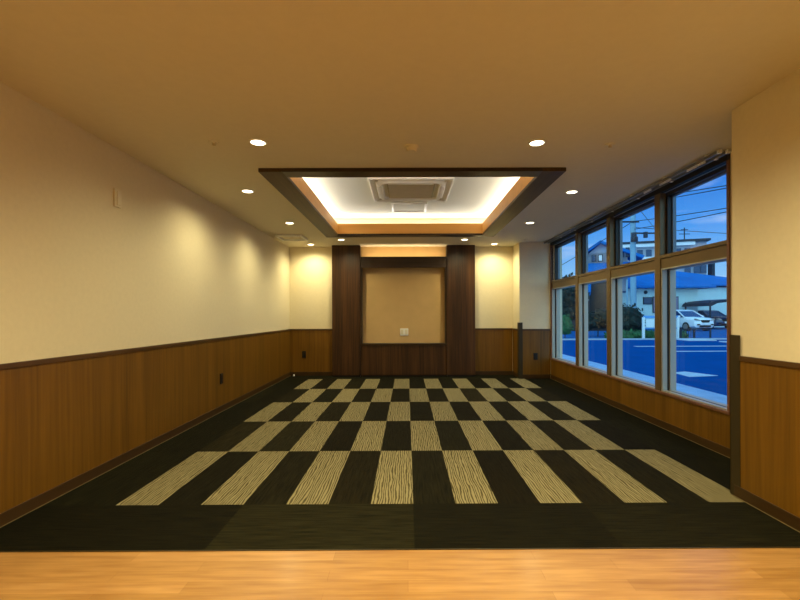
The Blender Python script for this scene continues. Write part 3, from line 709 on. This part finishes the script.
for k in range(7):
    x = x0+(x1-x0)*k/7; bx('bar', M['steel'], mf, x-.008, x+.008, FY-.008, FY+.008, ZG-.12, gz(329.6, FY))
b = NB()
for k in range(26): 
    x = gx(614, 22)+k*(gx(690, 22)-gx(614, 22))/26; foliage(b, (x, 22.4, ZG+.08), (.28, .45, .30), 60, .09, 100+k)
gr = obj('grass', b, M['leaf2']); gr['kind'] = 'stuff'; tag(gr, 'strip of bright green low planting along the far kerb', 'grass')
tree('shrub', gx(629, 24), 24, 1.9, (.85, .8, .95), .85, 'dark rounded shrub beside the foot of the utility pole', 'shrub', M['leaf'], 500, .10, 7, None, [(0, 0, 0, 1), (-.35, .2, .15, .75), (.4, .2, -.35, .6)])
tree('tree', gx(568, 30), 30, 4.4, (.95, .9, 1.3), 2.7, 'dark broadleaf tree seen through the far end window', 'tree', M['leaf'], 500, .15, 17, None, [(0, 0, 0, 1), (-.9, .3, .3, .8), (.8, .2, -.2, .75), (.2, .4, -1.0, .9)])
tree('shrub', gx(565, 24), 24, 1.2, (.42, .4, .65), .6, 'small green shrub at the foot of the far tree', 'shrub', M['leaf2'], 300, .08, 27)
tree('hedge', gx(598, 26), 26, 1.8, (1.0, .8, .8), .8, 'dark clipped hedge in front of the brown house', 'hedge', M['leaf'], 500, .10, 37, None, [(-.5, 0, 0, .8), (.5, 0, .1, .9)])
# two-storey brown house
KY = 36.0
kh = thing('house', (gx(608, KY), KY, ZG-.12), 'two-storey house with grey gable and dark brown ground floor beyond the hedge', 'house')
x0, x1 = gx(589.5, KY), gx(626, KY)
bx('upper_wall', M['aptwall'], kh, x0, x1, KY, KY+3.5, 3.0, gz(252, KY))
b = NB(); xm = gx(601.5, KY); prism(b, [(x0-.45, gz(252.5, KY)), (xm, gz(240.5, KY)), (x1+1.2, gz(258, KY)), (x1+1.0, gz(260, KY)), (xm, gz(243, KY)), (x0-.3, gz(254, KY))], KY-.7, KY+3.9, 'Y'); obj('gable_roof', b, M['blueroof'], kh)
b = NB(); prism(b, [(x0, gz(253, KY)), (xm, gz(243, KY)), (x1, gz(257.5, KY)), (x1, gz(262, KY)), (x0, gz(262, KY))], KY, KY+.3, 'Y'); obj('gable_wall', b, M['aptwall'], kh)
win(kh, 594, 597, 254.5, 260, KY, M['darkpane'])
win(kh, 600, 603, 254.5, 260, KY, M['aptwhite'])
win(kh, 619.5, 622, 250, 257, KY, M['darkpane']); win(kh, 625, 627, 249, 257, KY, M['darkpane'])
b = NB(); prism(b, [(KY-2.2, gz(270, KY-2)), (KY, gz(262, KY)), (KY+.2, gz(262.5, KY)), (KY+.2, gz(272, KY)), (KY-2.2, gz(272, KY-2))], gx(583, KY), x1+1.2, 'X'); obj('lower_roof', b, M['blueroof'], kh)
bx('lower_wall', M['brownwall'], kh, gx(586, KY), gx(611, KY), KY-1.6, KY+3.5, ZG-.12, gz(270, KY-1.6))
b = NB(); prism(b, [(KY-4.2, gz(292.5, 32)), (KY-1.6, gz(284, KY)), (KY-1.4, gz(287, KY)), (KY-1.4, gz(291, KY)), (KY-4.2, gz(294.5, 32))], gx(580, 33), gx(610, 33), 'X'); obj('porch_roof', b, M['blueroof'], kh)
bx('porch_wall', M['brownwall'], kh, gx(583, 33), gx(609, 33), KY-3.0, KY-1.6, ZG-.12, gz(293, 33))
bx('eave_board', M['aptwhite'], kh, gx(591, 32.9), gx(609, 32.9), KY-3.2, KY-3.0, gz(299.5, 32.9), gz(298, 32.9))
kh.rotation_euler.z = -.42
# apartment block far behind
BY = 72.0
ab = thing('apartment_building', (gx(660, BY), BY, ZG-.2), 'long pale apartment block behind the blue-roofed house', 'building')
ax0, ax1 = gx(611, BY), gx(701, BY)
bx('wall', M['aptwall'], ab, ax0, ax1, BY, BY+12, ZG-.3, gz(243, BY))
bx('roof_slab', M['steel'], ab, ax0-.6, ax1+.3, BY-1.0, BY+12.5, gz(243, BY), gz(241, BY))
bx('parapet', M['aptwhite'], ab, ax0-.3, ax1-1.8, BY-.8, BY, gz(246.5, BY), gz(243.2, BY))
bx('parapet', M['aptwhite'], ab, gx(640, BY), gx(708, BY), BY-1.2, BY, gz(262.5, BY), gz(257, BY))
for px in (682, 690, 695.5): 
    b = NB(); box(b, gx(px, BY), gx(px+5, BY), BY-.3, BY+.1, gz(274, BY), gz(263.5, BY)); obj('window', b, M['darkpane'], ab)
for px in (640, 648, 674, 682): 
    b = NB(); box(b, gx(px, BY), gx(px+5, BY), BY-.2, BY+.1, gz(256, BY), gz(249, BY)); obj('window', b, M['darkpane'], ab)
b = NB(); box(b, gx(707.5, BY), gx(710, BY), BY+1, BY+3, ZG, gz(262, BY)); obj('stair_shaft', b, M['steel'], ab)
ab.rotation_euler.z = -.3
an = thing('roof_aerial', (gx(693, BY), BY+2, gz(241, BY)), 'thin television aerial on the apartment block roof', 'aerial')
ax_ = gx(693, BY); b = NB(); tube(b, [(ax_, BY+2, gz(241, BY)), (ax_, BY+2, gz(225, BY))], .09, 6); obj('mast', b, M['steel'], an)
b = NB(); tube(b, [(ax_-.9, BY+2, gz(231.5, BY)), (ax_+.9, BY+2, gz(231.5, BY))], .06, 6); tube(b, [(ax_-.6, BY+2, gz(227, BY)), (ax_+.6, BY+2, gz(227, BY))], .06, 6); obj('element', b, M['steel'], an)
bpy.context.view_layer.update()
